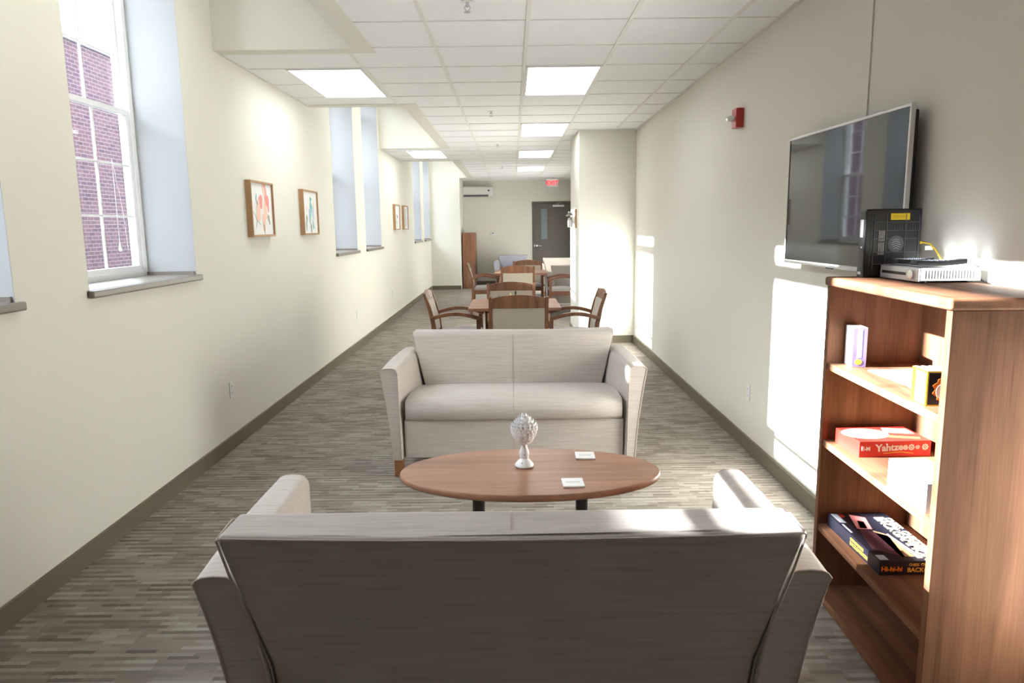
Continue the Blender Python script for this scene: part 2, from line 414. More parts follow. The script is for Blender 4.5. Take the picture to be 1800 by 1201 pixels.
light(TX-TS*2+.03, TY+TS*12-.15, 'distant glowing ceiling panel in the second lowered bay by the left wall', 'ceiling lights in the window bays')

# windows
def window(n, y0, y1):
    a, c = y0, y1; fx0, fx1 = GLASS_X-.035, GLASS_X+.04
    root = bpy.data.objects.new('window_%d' % n, None); COL.objects.link(root); root['kind'] = 'structure'
    root.location = (GLASS_X, (a+c)/2, SILL); h = (c-a)/2; H = HEAD-SILL
    F = .045
    b = MB(); b.box(-.035, .04, -h, -h+F, 0, H); b.box(-.035, .04, h-F, h, 0, H); b.box(-.035, .04, -h+F, h-F, 0, .035); b.box(-.035, .04, -h+F, h-F, H-.05, H)
    b.box(-.035, .04, -h+F, h-F, 1.955, 2.025)
    b.build('window_frame', 'vinyl', root, bev=.003)
    def sash(name, z0, z1, x0, x1, rows, cols):
        w = h-F; r = .030; b = MB()
        b.box(x0, x1, -w, -w+r, z0, z1); b.box(x0, x1, w-r, w, z0, z1); b.box(x0, x1, -w+r, w-r, z0, z0+r); b.box(x0, x1, -w+r, w-r, z1-r, z1)
        xm = (x0+x1)/2
        for i in range(1, rows):
            z = z0+r+(z1-z0-2*r)*i/rows; b.box(xm-.0055, xm+.0055, -w+r, w-r, z-.006, z+.006)
        for i in range(1, cols):
            y = -w+r+(2*w-2*r)*i/cols; b.box(xm-.006, xm+.006, y-.006, y+.006, z0+r, z1-r)
        s = b.build(name, 'vinyl', root, smooth=False)
        MB().box(xm-.003, xm+.003, -w+r, w-r, z0+r, z1-r).build('pane', 'glass', s, smooth=False)
    sash('lower_sash', .035, 1.0, .0, .028, 3, 3)
    sash('upper_sash', .975, 1.955, -.030, -.002, 3, 3)
    sash('transom', 2.025, H-.05, -.03, 0, 1, 3)
    s = MB(); s.box(fx1-GLASS_X+.0, L_WALL-GLASS_X+.0005, -h, h, -.03, .0)
    s.box(L_WALL-GLASS_X+.0005, L_WALL-GLASS_X+.034, -h-.022, h+.022, -.036, .0, bev=.008, seg=3)
    s.build('window_sill', 'sill', root)
    s = MB(); s.box(fx1-GLASS_X, L_WALL-GLASS_X-.01, h-.014, h-.002, 0, .022); s.box(fx1-GLASS_X, L_WALL-GLASS_X-.01, -h+.002, -h+.014, 0, .022)
    s.build('sill_trim', 'sill', root)
    return root
for i, w in enumerate(WIN): window(i+1, *w)
b = MB(); b.tube([(0, 0, .52), (0, 0, .03)], .0016, 6); b.tube([(0, 0, .52), (.004, .055, .25), (.006, .075, .0)], .0014, 6)
t = thing('blind_cord', 'thin white blind cord with teardrop pull hanging before the near window glass', 'cord', (GLASS_X+.062, 4.235, 1.43))
b.build('cord', 'white', t)
MB().lathe([(.0015, .045), (.006, .030), (.010, .008), (.008, -.004), (.002, -.008)], n=12).build('cord_pull', 'ceramic', t)

# outside
t = thing('neighbouring_building', 'red brick building with grey roof edge seen through the near window', 'building', (-9.35, 6, 0))
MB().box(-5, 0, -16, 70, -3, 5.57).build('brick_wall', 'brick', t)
b = MB(); b.box(-5.1, .06, -16.1, 70.1, 5.57, 5.71); b.build('roof_coping', 'roof', t)
b = MB(); b.prism([(-2.2, 13.2, 5.71), (-2.2, 15.4, 5.71), (-2.2, 14.8, 6.5)], (1.2, 0, 0)); b.build('roof_vent', 'roof', t)
struct(MB().box(-60, L_WALL-.45, -50, 70, -3.2, -3), 'ground', 'ground')

# door, at the far end
dr = bpy.data.objects.new('door_1', None); COL.objects.link(dr); dr['kind'] = 'structure'; dr.location = (DX0, Y1, 0)
w = DX1-DX0
b = MB(); b.box(-.05, 0, -.02, .10, 0, DZ+.05); b.box(w, w+.04, -.02, .10, 0, DZ+.05); b.box(0, w, -.02, .10, DZ, DZ+.05); b.build('door_frame', 'door', dr, bev=.003)
b = MB(); b.box(.003, w-.003, .02, .06, .005, DZ-.003)
dl = b.build('door_leaf', 'door', dr)
b = MB(); b.box(.165, .375, .008, .022, 1.17, 2.03, 0, .003); b.build('glass_frame', 'door', dl)
b = MB(); b.box(.19, .35, .004, .012, 1.20, 2.0); b.build('glass_lite', 'doorglass', dl)
b = MB(); b.cyl((.075, .022, 1.03), (.075, -.045, 1.03), .028, 16); b.cyl((.075, -.035, 1.03), (.20, -.045, 1.02), .013, 10); b.build('door_handle', 'chrome', dr)
b = MB(); b.box(.002, .022, -.024, .0, 1.0, 1.06); b.build('strike_plate', 'chrome', dr)
b = MB(); b.box(.50, .80, -.035, .02, 2.05, 2.10, bev=.006); b.bar([(.66, -.03, 2.11), (.58, -.10, 2.13), (.72, -.03, 2.155)], .02, .008); b.build('door_closer', 'silver', dr)
b = MB()
for z in (.3, 1.1, 1.85): b.cyl((w-.002, -.022, z-.05), (w-.002, -.022, z+.05), .007, 8)
b.build('hinge', 'silver', dr)

# ------------------------------------------------------------------ sofas
def sofa(name, label, cat, loc, rotz, half=.70, fab='fab', group=None):
    """front faces -y; half = half width between outer back edges"""
    t = thing(name, label, cat, loc, rotz, group); d = half-.70
    # arms: lofted, flared outward and curved
    for sgn in (-1, 1):
        def section(y, off=0.0):
            g = y/.757; zt = .690+.008*g
            def xi(f): return (1-g)*(.698+.012*f)+g*(.592+.082*f*f)+d
            def xo(f): return (1-g)*(.752+.068*f**1.5)+g*(.690+.098*f**1.9)+d+.012*math.sin(g*PI)*f
            zz = lambda f: .11+(zt-.11)*f
            P = [(xi(f)-off, zz(f)) for f in (0, .15, .3, .45, .6, .72, .82, .90, .945)]
            a, c = xi(1), xo(1)
            P += [(a+.004-off, zt-.018), (a+.013-off*.7, zt-.006+off*.7), (a+.028, zt+off), ((a+c)/2, zt+.002+off), (c-.028, zt-.001+off), (c-.012+off*.7, zt-.008+off*.7), (c-.003+off, zt-.020)]
            P += [(xo(f)+off, zz(f)) for f in (.94, .88, .8, .7, .58, .45, .3, .15, 0)]
            return [(sgn*x, y, z) for x, z in P]
        b = MB(); b.rings([section(y) for y in (0, .004, .06, .16, .28, .40, .52, .64, .72, .753, .757)])
        armo = b.build('arm', fab, t, bev=0, ang=55)
        for y in (0, .757):
            q = MB(); q.tube([(x, yy+(-.001 if y == 0 else .001), z) for x, yy, z in section(y, -.001)], .0032, 6)
            q.build('piping', 'pipe', armo)
    # back: lofted from seat to top
    rs = []
    X = half
    prof = [(.12, .60, .690, .600), (.30, .585, .715, .600), (.45, .58, .737, .612), (.60, .60, .762, .650), (.72, .615, .785, .678), (.80, .632, .800, .695), (.822, .66, .798, .697)]
    for z, yf, yr, hx in prof:
        hh = hx+d; wv = []
        NX = 12
        for i in range(NX+1):
            x = -hh+2*hh*i/NX; wv.append((x, yf, z))
        for i in range(NX+1):
            x = hh-2*hh*i/NX; wv.append((x, yr, z-(.012*(1-(x/hh)**2) if z > .79 else 0)))
        rs.append(wv)
    b = MB(); b.rings(rs); back = b.build('backrest', fab, t, bev=.010, seg=3, ang=55)
    q = MB(); zt = .80
    hx = .697+d
    q.tube([(-(.600+d)-.003, .715, .30), (-(.612+d)-.002, .739, .45), (-(.650+d)-.002, .764, .60), (-(.678+d)-.002, .787, .72), (-hx, .803, .812)] + [(-hx+.01+2*(hx-.01)*i/14, .806, .818-.012*(1-(2*i/14-1)**2)) for i in range(15)] + [(hx, .803, .812), ((.678+d)+.002, .787, .72), ((.650+d)+.002, .764, .60), ((.612+d)+.002, .739, .45), ((.600+d)+.003, .715, .30)], .0033, 6)
    q.build('piping', 'pipe', back); q = MB()
    q.tube([(-hx-.001, .803, .812), (-hx-.001, .70, .822), (-hx+.001, .645, .800), (-.68-d, .612, .68)], .003, 6)
    q.build('piping', 'pipe', back); q = MB()
    q.tube([(hx+.001, .803, .812), (hx+.001, .70, .822), (hx-.001, .645, .800), (.68+d, .612, .68)], .003, 6)
    q.build('piping', 'pipe', back)
    if d > -.1:
        q = MB(); q.tube([(0, .806, .806), (0, .72, .8235), (0, .65, .817), (0, .629, .79), (0, .612, .72), (0, .597, .60), (0, .578, .47)], .0016, 5)
        q.build('seam', 'pipe', back)
    # base + seat
    sx = .672+d
    b = MB(); b.box(-sx-.012, sx+.012, .035, .70, .11, .355, bev=.012, seg=2); bs = b.build('base', fab, t)
    if d > -.1:
        q = MB(); q.tube([(0, .034, .12), (0, .033, .35)], .0018, 5); q.build('seam', 'pipe', bs)
    rs = []
    NX = 18
    def crown(x): return 1-abs(x/sx)**6
    xs_ = [-sx+2*sx*i/NX for i in range(NX+1)]
    for x in xs_:
        e = crown(x); seam = -.006 if (abs(x) < .01 and d > -.1) else 0
        k = 0.72+.28*e
        rs.append([(x, .02+.02*(1-e), .358), (x, -.006+.03*(1-e)-seam*.6, .375), (x, -.018+.035*(1-e)-seam, .42), (x, -.006+.035*(1-e)-seam, .462+.012*e), (x, .05, .478+.016*e+seam), (x, .22, .482+.022*e+seam), (x, .45, .468+.018*e+seam), (x, .592, .455+.01*e), (x, .592, .358)])
    b = MB(); b.rings(rs); st = b.build('seat_cushion', fab, t, bev=0, ang=60)
    if d > -.1:
        q = MB(); q.tube([(0, .016, .362), (0, -.012, .42), (0, .0, .472), (0, .05, .489), (0, .22, .499), (0, .45, .481), (0, .585, .464)], .0016, 5); q.build('seam', 'pipe', st)
    q = MB(); q.tube([(x, .014+.02*(1-crown(x)), .362) for x in xs_], .003, 6); q.build('piping', 'pipe', st)
    for sx_ in (-1, 1):
        for y in (.005, .655):
            b = MB(); x1 = sx_*(.748+d if y < .3 else .70+d); x0 = x1-sx_*.055
            b.box(min(x0, x1), max(x0, x1), y, y+.055, 0, .112, bev=.003); b.build('leg', 'leg', t)
    return t
sofa('loveseat', 'beige loveseat facing the camera behind the oval coffee table', 'sofa', (0, 4.30, 0), 0, group='pair of beige loveseats')
sofa('loveseat', 'beige loveseat nearest the camera, turned with its back to us', 'sofa', (-.010, 2.405, 0), PI, group='pair of beige loveseats')
sofa('armchair', 'blue-grey armchair against the far wall beside the dark door', 'armchair', (.03, 17.95, 0), 0, .375, 'fabg', 'lounge armchairs at the far end')
sofa('armchair', 'beige armchair with its back to us, behind the second dining table by the pillar', 'armchair', (1.095, 14.15, 0), PI, .372, 'fab', 'lounge armchairs at the far end')
sofa('armchair', 'sunlit pale armchair facing the camera in front of the dark door', 'armchair', (1.09, 15.9, 0), 0, .375, 'fab', 'lounge armchairs at the far end')

# ------------------------------------------------------------------ oval coffee table
t = thing('coffee_table', 'oval walnut coffee table on two black columns between the loveseats', 'coffee table', (.07, 3.12, 0))
b = MB(); b.lathe([(.972, .418), (.995, .424), (1.0, .434), (.998, .445), (.985, .4505)], n=72, sx=.588, sy=.318); b.build('tabletop', 'table', t, ang=60)
for s in (-1, 1):
    b = MB(); b.lathe([(.19, 0), (.19, .012), (.05, .03), (.028, .04), (.028, .40), (.07, .405), (.07, .418)], cx=s*.235, n=28); b.build('pedestal', 'black', t)
b = MB()
t = thing('artichoke_finial', 'white distressed artichoke ornament on a turned pedestal, on the coffee table', 'ornament', (.046, 3.165, .4505))
b.lathe([(.036, 0), (.043, .004), (.043, .012), (.032, .026), (.020, .037), (.017, .042), (.021, .046), (.019, .050), (.023, .060), (.022, .072), (.015, .090), (.012, .108), (.016, .116)], n=28)
st = b.build('pedestal', 'ceramic', t, ang=70)
b = MB(); core = [(.012, .112), (.040, .125), (.052, .150), (.050, .175), (.036, .205), (.018, .228), (.004, .240)]
b.lathe(core, n=20)
rows = 10
for r in range(rows):
    f = r/(rows-1); z = .118+.118*f; rad = .053*math.sin(min(1, .22+f*1.0)*PI*.5+.0)*(1-f**2.2)**.8+.004 if f < 1 else .004
    rad = (.030+.024*math.sin(f*PI*1.0)) if f < .5 else .054*math.cos((f-.5)*PI*.93)+.0
    cnt = max(4, int(2*PI*rad/.0175))
    for j in range(cnt):
        a = 2*PI*(j+.5*(r % 2))/cnt; u = Vector((math.cos(a), math.sin(a), 0)); v = Vector((-math.sin(a), math.cos(a), 0))
        c = u*rad+Vector((0, 0, z)); wd = .0105
        tip = c+u*(.012*(1-f*.6))+Vector((0, 0, .019)); bm_ = b.bm
        P = [c-v*wd*.7-Vector((0, 0, .006)), c+v*wd*.7-Vector((0, 0, .006)), c+v*wd+u*.004+Vector((0, 0, .006)), tip, c-v*wd+u*.004+Vector((0, 0, .006))]
        vs = [bm_.verts.new(q) for q in P]; ridge = bm_.verts.new(c+u*.009+Vector((0, 0, .003)))
        for i in range(5): bm_.faces.new((vs[i], vs[(i+1) % 5], ridge))
b.build('artichoke_head', 'ceramic', t, ang=20)
for a, z, r in ((-1.9, .026, .034), (-1.5, .063, .0235), (-1.7, .150, .060), (-1.3, .168, .060), (-1.65, .19, .05), (-1.2, .135, .056)):
    MB().lathe([(.0005, z-.003), (.0032, z), (.0005, z+.003)], cx=r*math.cos(a), cy=r*math.sin(a), n=8).build('chipped_paint', 'chip', t)
for x, y, a, lb in ((.249, 2.935, .03, 'square white coaster near the front edge of the coffee table'), (.337, 3.30, -.03, 'square white coaster toward the back edge of the coffee table')):
    t = thing('coaster', lb, 'coaster', (x, y, .4505), a, 'white coasters on the coffee table')
    MB().box(-.046, .046, -.05, .05, 0, .008, bev=.0015).build('coaster_tile', 'ceramic', t)
    MB().box(-.030, .030, -.008, .008, .008, .0084).build('printed_line', 'faint', t)

# ------------------------------------------------------------------ dining tables and chairs
def dtable(x, y, s, label):
    t = thing('dining_table', label, 'table', (x, y, 0), 0, 'square dining tables'); h = s/2
    b = MB(); b.box(-h, h, -h, h, .715, .748, bev=.006, seg=2); b.build('tabletop', 'table', t)
    b = MB(); b.lathe([(.035, .02), (.035, .69), (.10, .70), (.10, .715)], n=20); b.build('column', 'black', t)
    b = MB()
    for a in range(4): b.bar([(0, 0, .045), (.33*math.cos(a*PI/2+PI/4), .33*math.sin(a*PI/2+PI/4), .018)], .06, [.05, .03])
    b.build('base', 'black', t)
    return t
dtable(.02, 7.49, .92, 'square walnut dining table nearest the loveseats, with a chess set on it')
dtable(.15, 12.85, .92, 'square walnut dining table farther back, past the first dining group')
def chair(label, loc, rotz, grp):
    t = thing('dining_chair', label, 'chair', loc, rotz, grp)
    for s in (-1, 1):
        x = s*.268
        P = [(x, .235, 0), (x, .205, .25), (x, .20, .42), (x, .215, .58), (x, .25, .74), (x, .30, .885)]
        b = MB(); b.bar(P, .032, [.034, .042, .05, .046, .036, .028], up=(0, 1, 0)); b.build('leg', 'chw', t, bev=.004)
        b = MB(); b.bar([(x, -.25, 0), (x, -.245, .36), (x, -.24, .62)], .036, [.03, .042, .042], up=(0, 1, 0)); b.build('leg', 'chw', t, bev=.004)
        b = MB(); P = []
        for k in range(11):
            f = k/10; P.append((s*(.272+.012*math.sin(f*PI)), .245-.525*f, .628+.052*math.sin(min(1, f*1.05)*PI)-.0*f))
        b.bar(P, .048, [.036]*11); b.build('arm', 'chw', t, bev=.006)
    rs = []
    for k in range(13):
        x = -.252+.504*k/12; zt = .872+.032*(1-(x/.252)**2); cy = .018*(1-(x/.252)**2)
        rs.append([(x, .262+cy, .775), (x, .286+cy, .775), (x, .302+cy, zt), (x, .282+cy, zt)])
    MB().rings(rs).build('top_rail', 'chw', t, bev=.004)
    rs = []
    for k in range(13):
        x = -.248+.496*k/12; cy = .018*(1-(x/.248)**2); e = .012*(1-(x/.248)**8)
        rs.append([(x, .195+cy-e, .475), (x, .21+cy-e, .60), (x, .238+cy-e, .70), (x, .262+cy-e*.6, .80), (x, .278+cy, .80), (x, .262+cy+.002, .70), (x, .236+cy+.004, .60), (x, .222+cy, .475)])
    MB().rings(rs).build('backrest', 'pad', t, bev=.004, ang=50)
    MB().box(-.252, .252, .20, .228, .45, .480).build('lower_rail', 'chw', t, bev=.003)
    rs = []
    for k in range(13):
        x = -.25+.5*k/12; e = 1-(abs(x)/.25)**5
        rs.append([(x, -.255, .425), (x, -.275, .44), (x, -.27, .455+.012*e), (x, -.24, .468+.018*e), (x, -.05, .47+.026*e), (x, .16, .462+.02*e), (x, .19, .45), (x, .19, .425)])
    MB().rings(rs).build('seat', 'padseat', t, ang=60)
    b = MB(); b.box(-.252, .252, -.255, -.23, .355, .43); b.box(-.252, .252, .18, .205, .355, .43); b.box(-.262, -.24, -.23, .18, .355, .43); b.box(.24, .262, -.23, .18, .355, .43)
    b.build('seat_rail', 'chw', t, bev=.003)
    return t
G1, G2 = 'dining chairs around the near dining table', 'dining chairs around the farther dining table'
c0 = chair('wooden armchair with its back to us, nearest of the dining chairs, behind the loveseat', (.058, 7.05, 0), PI, G1)
for x, y, r, lb, g in (
    (-.585, 7.45, PI/2, 'wooden armchair at the left side of the near dining table', G1),
    (.625, 7.34, -PI/2, 'wooden armchair at the right side of the near dining table, in front of the pillar', G1),
    (-.015, 8.10, 0, 'wooden armchair on the far side of the near dining table, facing the camera', G1),
    (.095, 12.28, PI, 'sunlit wooden armchair with its back to us at the farther dining table', G2),
    (-.50, 13.05, PI/2, 'wooden armchair at the left side of the farther dining table', G2),
    (.90, 12.62, -PI/2, 'wooden armchair right of the farther dining table, half hidden by the pillar', G2),
    (.30, 13.62, 0, 'wooden armchair on the far side of the farther dining table, facing the camera', G2)):
    dup(c0, (x, y, 0), r, lb, g)

# chess set on the near dining table
t = thing('chess_board', 'low wooden chess board on the near dining table behind the chair back', 'chess board', (.02, 7.50, .748))
MB().box(-.17, .17, -.17, .17, 0, .018, bev=.003).build('board', 'darkw', t)
b = MB()
for i in range(8):
    for j in range(8):
        if (i+j) % 2: b.box(-.152+.038*i, -.114+.038*i, -.152+.038*j, -.114+.038*j, .018, .0184)
b.build('light_squares', 'cream', t, smooth=False)
prof = {'pawn': [(.013, 0), (.013, .006), (.007, .012), (.005, .032), (.009, .036), (.010, .044), (.006, .051), (.001, .053)],
        'bishop': [(.015, 0), (.015, .007), (.008, .015), (.006, .052), (.010, .056), (.010, .066), (.006, .076), (.002, .082)],
        'king': [(.017, 0), (.017, .008), (.009, .018), (.007, .062), (.012, .068), (.009, .072), (.012, .090), (.004, .094), (.003, .106)]}
def piece(kind, x, y, mt, lb, g):
    o = MB().lathe(prof[kind], n=12).build('chess_'+kind, mt, loc=(x, y, .7662)); tag(o, lb, 'chess piece', g)
    return o
for i in range(4): piece('pawn', .05+.038*i, 7.556, 'cream', 'pale chess pawn in the row at the right of the chess board', 'pale chess pawns')
for i in range(3): piece('pawn', -.14+.038*i, 7.556, 'darkw', 'dark chess pawn in the row at the left of the chess board', 'dark chess pawns')
piece('bishop', -.02, 7.60, 'cream', 'tall pale chess piece standing left of the dark chess king', None)
piece('king', .035, 7.62, 'darkw', 'tall dark chess king, the highest piece on the chess board', None)

# end table at the far group
t = thing('end_table', 'small dark end table with shelf between the farther dining table and the lounge armchairs', 'side table', (.50, 14.9, 0))
MB().box(-.22, .22, -.2, .2, .33, .36, bev=.004).build('tabletop', 'darkw', t)
MB().box(-.20, .20, -.18, .18, .04, .065).build('shelf', 'darkw', t)
for sx in (-1, 1):
    for sy in (-1, 1): MB().box(sx*.2-.018, sx*.2+.018, sy*.18-.018, sy*.18+.018, 0, .33).build('leg', 'darkw', t)
tag(MB().box(-.10, .10, -.07, .07, 0, .035, bev=.002).build('book', 'blue', loc=(.55, 14.85, .36)), 'bright blue book lying on the small dark end table', 'book')
tag(MB().box(-.07, .07, -.05, .05, 0, .10, bev=.002).build('storage_box', 'greyc', loc=(.55, 14.82, .065)), 'grey box with pale top on the shelf of the dark end table', 'box')

# ------------------------------------------------------------------ wooden cabinet at far left
t = thing('storage_cabinet', 'tall wooden cabinet standing in the far left corner behind the wall jog', 'cabinet', (JX+.03, 18.25, 0))
MB().box(0, .30, 0, .85, 0, 1.40).build('body', 'cabz', t, bev=.003)
for k in (0, 1):
    d_ = MB().box(.30, .318, .01+.42*k, .41+.42*k, .04, 1.385).build('door', 'cabz', t, bev=.002)
    b = MB()
    for z in (.75, 1.05, 1.22): b.cyl((.318, .06+.42*k, z), (.335, .06+.42*k, z), .009, 8)
    b.build('knob', 'chrome', d_)

# ------------------------------------------------------------------ bookcase
BX, BY, BR = 1.190, 1.930, -math.radians(2.2)
bc = thing('bookcase', 'walnut open bookcase against the right wall holding board games', 'bookcase', (BX, BY, 0), BR)
BW, BD, BH = .855, .365, 1.333
sh = [.070, .338, .690, 1.000]
MB().box(0, BD, 0, .03, 0, BH-.034).build('side_panel', 'woodz', bc, bev=.002)
MB().box(0, BD, BW-.03, BW, 0, BH-.034).build('side_panel', 'woodz', bc, bev=.002)
MB().box(BD-.012, BD, .03, BW-.03, .02, BH-.034).build('back_panel', 'woodz', bc)
b = MB(); b.box(-.010, BD+.0, -.006, BW+.006, BH-.034, BH, bev=.009, seg=3); b.build('top', 'woody', bc)
for z in sh: MB().box(.004, BD-.012, .03, BW-.03, z-.027, z).build('shelf', 'woody', bc, bev=.002)
MB().box(.03, .045, .03, BW-.03, 0, .043).build('kick_board', 'woodz', bc)
def onb(x, y, z, name, label, cat, rot=0, group=None):
    """place a thing at bookcase-local x, y"""
    c, s = math.cos(BR), math.sin(BR); y += .03
    return thing(name, label, cat, (BX+x*c-y*s, BY+x*s+y*c, z), BR+rot, group)

# backgammon box: top, three shelves
FX = Matrix(((1, 0, 0, 0), (0, 0, -1, 0), (0, 1, 0, 0), (0, 0, 0, 1)))       # text plane -> facing -y
FL = Matrix(((0, 0, -1, 0), (-1, 0, 0, 0), (0, 1, 0, 0), (0, 0, 0, 1)))      # text plane -> facing -x, running to -y
t = onb(.045, .355, sh[1], 'board_game_box', 'dark navy board game box with gold BACKGAMMON lettering on the lowest stocked shelf', 'board game', .03)
w, l, h = .225, .42, .052
MB().box(0, w, 0, l, 0, h, bev=.0015).build('box_body', 'navy', t)
b = MB()
z = h+.0004
def quad(b, pts, m, z=z): b.prism([(x, y, z) for x, y in pts], (0, 0, .0004), m)
quad(b, [(.02, .10), (.10, .02), (.13, .20), (.05, .27)], 0)
quad(b, [(.045, .265), (.10, .26), (.125, .37), (.075, .40)], 1)
quad(b, [(.06, .27), (.085, .265), (.10, .33), (.08, .345)], 2)
quad(b, [(.09, .03), (.135, .03), (.125, .22), (.095, .25)], 3)
quad(b, [(.14, .02), (.158, .02), (.137, .22), (.128, .215)], 2)
quad(b, [(.006, .325), (.03, .32), (.03, .405), (.006, .41)], 4)
quad(b, [(.03, .37), (.05, .375), (.052, .40), (.035, .41)], 5)
quad(b, [(.004, .008), (.034, .008), (.034, .045), (.004, .045)], 4, z=z+.0002)
quad(b, [(.006, .23), (.014, .23), (.014, .31), (.006, .31)], 4)
b.build('cover_picture', ['maroon', 'pink', 'peach', 'oak', 'greyc', 'bred'], t, smooth=False)
b = MB()
down = Matrix(((0, 1, 0, 0), (-1, 0, 0, 0), (0, 0, 1, 0), (0, 0, 0, 1)))     # text running to -y on top, top of letters +x
b.text('BACKGAMMON', .052, T((.160, .375, h+.0006)) @ down, 0, bold=.0012)
b.text('CHESS  CHECKERS', .036, T((.196, .365, h+.0006)) @ down, 0, bold=.0008)
b.build('top_lettering', 'cream', t, smooth=False)
b = MB()
b.text('BACKGAMMON', .019, T((-.0006, .22, .012)) @ FL, 0, bold=.0004)
b.text('CHESS CHECKERS', .013, T((-.0006, .22, .031)) @ FL, 0, bold=.0003)
b.build('side_lettering', 'gold', t, smooth=False); b = MB()
b.text('BACKGAMMON', .022, T((.095, -.0006, .012)) @ FX, 0, bold=.0005)
b.text('CHESS  CHECKERS', .012, T((.10, -.0006, .034)) @ FX, 0, bold=.0003)
b.build('side_lettering', 'gold', t, smooth=False)
b = MB(); b.text('Hi-hi-hi', .024, T((.006, -.0006, .015)) @ FX, 0, bold=.0006); b.build('end_lettering', 'orange', t, smooth=False)

# red dice game box on shelf two
t = onb(.045, .565, sh[2], 'board_game_box', 'thin bright red dice game box with white lettering on the middle shelf', 'board game', .065)
w, l, h = .265, .185, .060
MB().box(0, w, 0, l, 0, h, bev=.0015).build('box_body', 'bred', t)
b = MB(); b.prism([(.07+.085*math.cos(a*PI/12), .10+.068*math.sin(a*PI/12), h) for a in range(24)], (0, 0, .0005), 0)
b.prism([(.13, .05, h), (.235, .02, h), (.245, .04, h), (.14, .07, h)], (0, 0, .0006), 1)
b.prism([(.15, .11, h), (.25, .085, h), (.255, .15, h), (.17, .17, h)], (0, 0, .0005), 0)
b.build('cover_picture', ['cream', 'gold'], t, smooth=False)
b = MB()
b.text('Yahtzee', .036, T((.062, -.0007, .022)) @ FX @ rz(.05), 0, bold=.0012)
b.text('E-M', .02, T((.008, -.0007, .026)) @ FX, 0, bold=.0008)
for cx, r in ((.192, .014), (.215, .008), (.243, .014)):
    for a in range(8):
        q = 2*PI*a/8; x, zz = cx+r*.62*math.cos(q), .036+r*.62*math.sin(q)
        b.box(x-.003, x+.003, -.0012, 0, zz-.003, zz+.003)
    b.box(cx-.003, cx+.003, -.0012, 0, .033, .039)
b.build('side_lettering', 'paper', t, smooth=False)
b = MB(); b.bar([(.09, -.0006, .014), (.15, -.0006, .019), (.20, -.0006, .013)], .0006, .003); b.build('swoosh', 'gold', t)

# white carton on shelf two
t = onb(.012, .045, sh[2], 'carton', 'plain white carton with small grey label at the front of the middle shelf', 'box', 0)
MB().box(0, .12, 0, .235, 0, .092, bev=.0015).build('carton_body', 'paper', t)
b = MB(); b.box(-.0006, 0, .02, .075, .02, .022); b.box(-.0006, 0, .02, .07, .045, .050); b.box(-.0006, 0, .03, .065, .028, .032)
b.build('printed_label', 'greyc', t, smooth=False)

# top shelf: card game box, papers, puzzle box
t = onb(.055, .70, sh[3], 'card_game_box', 'small upright white and purple card game box on the top shelf', 'card game', -.1)
MB().box(0, .052, 0, .085, 0, .150, bev=.001).build('box_body', 'paper', t)
b = MB(); b.box(.002, .050, -.0008, 0, .002, .148, 0); b.box(.018, .034, -.0014, 0, .035, .142, 1)
b.prism([(.024+.013*math.cos(a*PI/8), -.0005, .020+.011*math.sin(a*PI/8)) for a in range(16)], (0, -.0012, 0), 2)
b.build('printed_side', ['purple', 'paper', 'gold'], t, smooth=False)
b = MB()
for y_, z_ in ((.045, .10), (.04, .055)): b.prism([(-.0005, y_+.008*math.cos(a*PI/5), z_+.006*math.sin(a*PI/5)) for a in range(10)], (-.0006, 0, 0), 0)
b.build('printed_mark', 'sage', t, smooth=False)
for k, (x, y, a, lb) in enumerate(((.10, .37, .05, 'white leaflet lying flat at the left of the papers on the top shelf'), (.07, .22, -.12, 'white leaflet fanned over the other papers on the top shelf'))):
    t = onb(x, y, sh[3]+.0001+.006*k, 'leaflet', lb, 'paper', a, 'loose papers on the top shelf')
    o = MB().box(0, .2, 0, .26 if k == 0 else .2, 0, .004, bev=.0005).build('sheets', 'paper', t)
    MB().box(.01, .03, -.0004, .0, .001, .003).build('printed_edge', 'inkg', t)
t = onb(.020, .105, sh[3], 'puzzle_box', 'small dark and orange picture box with striped top beside the bookcase side panel', 'box', 0)
MB().box(0, .10, 0, .085, 0, .105, bev=.001).build('box_body', 'greyc', t)
b = MB(); b.box(-.0008, 0, .0, .085, 0, .105, 0); b.box(-.0014, 0, .006, .060, .004, .098, 3)
b.box(.0, .100, -.0008, 0, 0, .105, 0); b.box(.004, .096, -.0014, 0, .004, .100, 1)
b.prism([(.055+.036*math.cos(a*PI/10)*(1+.15*math.sin(3*a)), -.0012, .050+.038*math.sin(a*PI/10)) for a in range(20)], (0, -.0008, 0), 2)
b.prism([(.052+.026*math.cos(a*PI/10), -.0016, .044+.026*math.sin(a*PI/10)) for a in range(20)], (0, -.0008, 0), 3)
for i in range(9): b.box(.004+.0105*i, .0085+.0105*i, .002, .083, .105, .1056, 1 if i % 2 else 3)
b.build('printed_picture', ['yellow', 'navy', 'orange', 'paper'], t, smooth=False)

